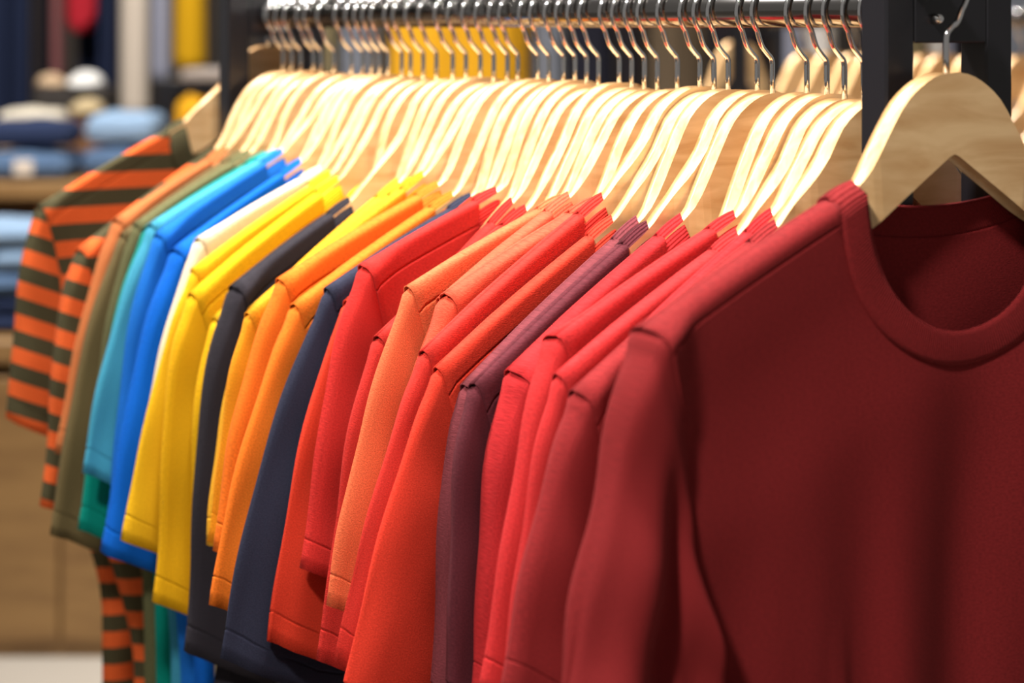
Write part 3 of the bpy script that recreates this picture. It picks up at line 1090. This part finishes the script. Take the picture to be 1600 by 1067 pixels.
cab = empty('display_cabinet', sh(-0.925, 5.75, 0), 'black display cabinet with yellow garments inside, left of the far post', 'cabinet', rotz=ANG)
b = MB()
b.box((-0.105, 0.15, 0.64), (0.055, 0.36, 1.28), bev=0.003)
b.box((0.16, 0.15, 0.64), (0.05, 0.36, 1.28), bev=0.003)
b.box((0.03, 0.30, 0.64), (0.24, 0.03, 1.28), bev=0.003)
b.box((0.03, 0.10, 0.53), (0.22, 0.44, 1.06), bev=0.003)
b.box((0.03, 0.15, 1.262), (0.22, 0.36, 0.04), bev=0.003)
b.build('carcass', M['black_metal'], cab)
b = MB(); b.box((0.04, 0.14, 1.296), (0.20, 0.36, 0.030), bev=0.004); b.build('ledge', mat('pale_laminate', rgb(170, 158, 150), 0.5), cab)
for k, xx in enumerate((-0.028, 0.068)):
    folded(*shx(-0.925, 5.75, xx, 0.00), 1.0605, 0.088, 0.18, 0.175, F_YEL2, ('left' if k == 0 else 'right') + ' yellow folded garment inside the black cabinet', 'folded garment', name='folded_garment')

# behind the rail
wall_rail(-0.60, 0.86, 4.75, 'black garment rail with blurred clothes seen through the hanger hooks')
for x0, x1, z0, m, lab, c, dd, kw in (
    (-0.480, -0.428, 1.00, F_OLIVE, 'olive knit hanging left of the slate one behind the rail', 'top', 4.75, {}),
    (-0.426, -0.318, 1.00, F_SLATE, 'slate grey knit hanging left of the yellow fleece behind the rail', 'top', 4.75, {}),
    (-0.312, 0.050, 1.00, F_YEL2, 'broad yellow fleece hanging behind the hooks of the rail', 'top', 4.75, dict(depth=0.16, folds=5)),
    (0.056, 0.132, 1.00, F_SLATE, 'slate grey top hanging right of the yellow fleece', 'top', 4.75, {}),
    (0.136, 0.255, 0.95, F_INK, 'ink black top hanging behind the rail, right of the slate grey one', 'top', 4.75, {}),
    (0.258, 0.322, 1.00, F_BLACK, 'black top hanging behind the rail beside the ink black one', 'top', 4.75, {}),
    (0.328, 0.480, 1.00, F_BROWN, 'brown knit hanging behind the rail near the second rack', 'top', 4.75, dict(folds=4)),
    (0.484, 0.640, 0.95, F_BLACK, 'black jacket hanging behind the rail by the second rack post', 'jacket', 4.75, {}),
    (0.650, 0.720, 1.00, F_GREY, 'blue grey knit seen above the hangers of the second rack', 'top', 4.75, {}),
    (0.725, 0.800, 1.00, F_WHITE, 'white knit seen above the hangers of the second rack', 'top', 4.75, {}),
):
    hanging({'top': 'sweater', 'jacket': 'jacket'}[c], x0, x1, z0, 1.90, dd, m, lab, c, seed=int(x0 * 1000 + 900), **kw)
wall_rail(0.90, 1.75, 4.75, 'black garment rail with clothes seen through the window of the front post')
for x0, x1, m, lab in (
    (0.920, 1.030, F_OLIVE, 'olive top seen through the window in the rack post'),
    (1.034, 1.056, F_WHITE, 'white sliver of a shirt seen through the window in the rack post'),
    (1.060, 1.085, F_GREY, 'blue grey sliver of a shirt seen through the window in the rack post'),
    (1.090, 1.170, F_BLACK, 'black top seen through the window in the rack post'),
    (1.200, 1.340, F_SLATE, 'slate grey shirt at the right edge beyond the rack post'),
):
    hanging('sweater', x0, x1, 1.00, 1.90, 4.75, m, lab, 'top', seed=int(x0 * 1000))

# ------------------------------------------------------------------ the second rack, parallel to the first
R2X = 1.35
rack2 = empty('clothing_rack', (R2X, 2.0, 0), 'second black clothing rack with bare wooden hangers standing behind the first', 'clothing rack')
b = MB(); b.tube([(0, -0.72, ZR + 0.0125), (0, 0.55, ZR + 0.0125)], 0.0125, 24); b.build('rail', M['rail'], rack2)
for yy in (0.560, -0.730):
    for xx in (-0.0355, 0.0465):
        b = MB(); b.box((xx, yy, 0.80), (0.0226, 0.0216, 1.60), bev=0.0015); b.build('upright', M['black_metal'], rack2)
    b = MB(); b.box((0.0055, yy, ZR + 0.077), (0.0584, 0.0214, 0.172), bev=0.0008); b.build('header_plate', M['black_metal'], rack2)
    b = MB(); b.box((0.0055, yy, 0.06), (0.0582, 0.0214, 0.022), bev=0.0008); b.build('foot_bar', M['black_metal'], rack2)
b = MB(); b.tube([(0.0055, 0.5707, ZR + 0.0275), (0.0055, 0.65, ZR + 0.0275), (0.0055, 0.662, ZR + 0.036)], 0.0095, 14); b.build('faceout_arm', M['chrome'], rack2)
bare = make_hanger((R2X, 2.425, ZR - 0.043), 'blond wooden hanger in the blurred row on the second rack', generic_rid, GEN[0][0], 0.043, group='hangers on the second rack')
for k in range(1, 13):
    c = bare.copy()
    COL.objects.link(c)
    c.location = (R2X, 2.425 - 0.052 * k - 0.008 * (k % 3), ZR - 0.043)
    for ch in list(bare.children):
        q = ch.copy()
        COL.objects.link(q)
        q.parent = c
make_hanger((R2X + 0.0055, 2.615, ZR - 0.025), 'blond wooden hanger on the far arm of the second rack, tip against dark clothes', generic_rid, GEN[0][0], 0.025, drop=0.0215, zc=0.0469)
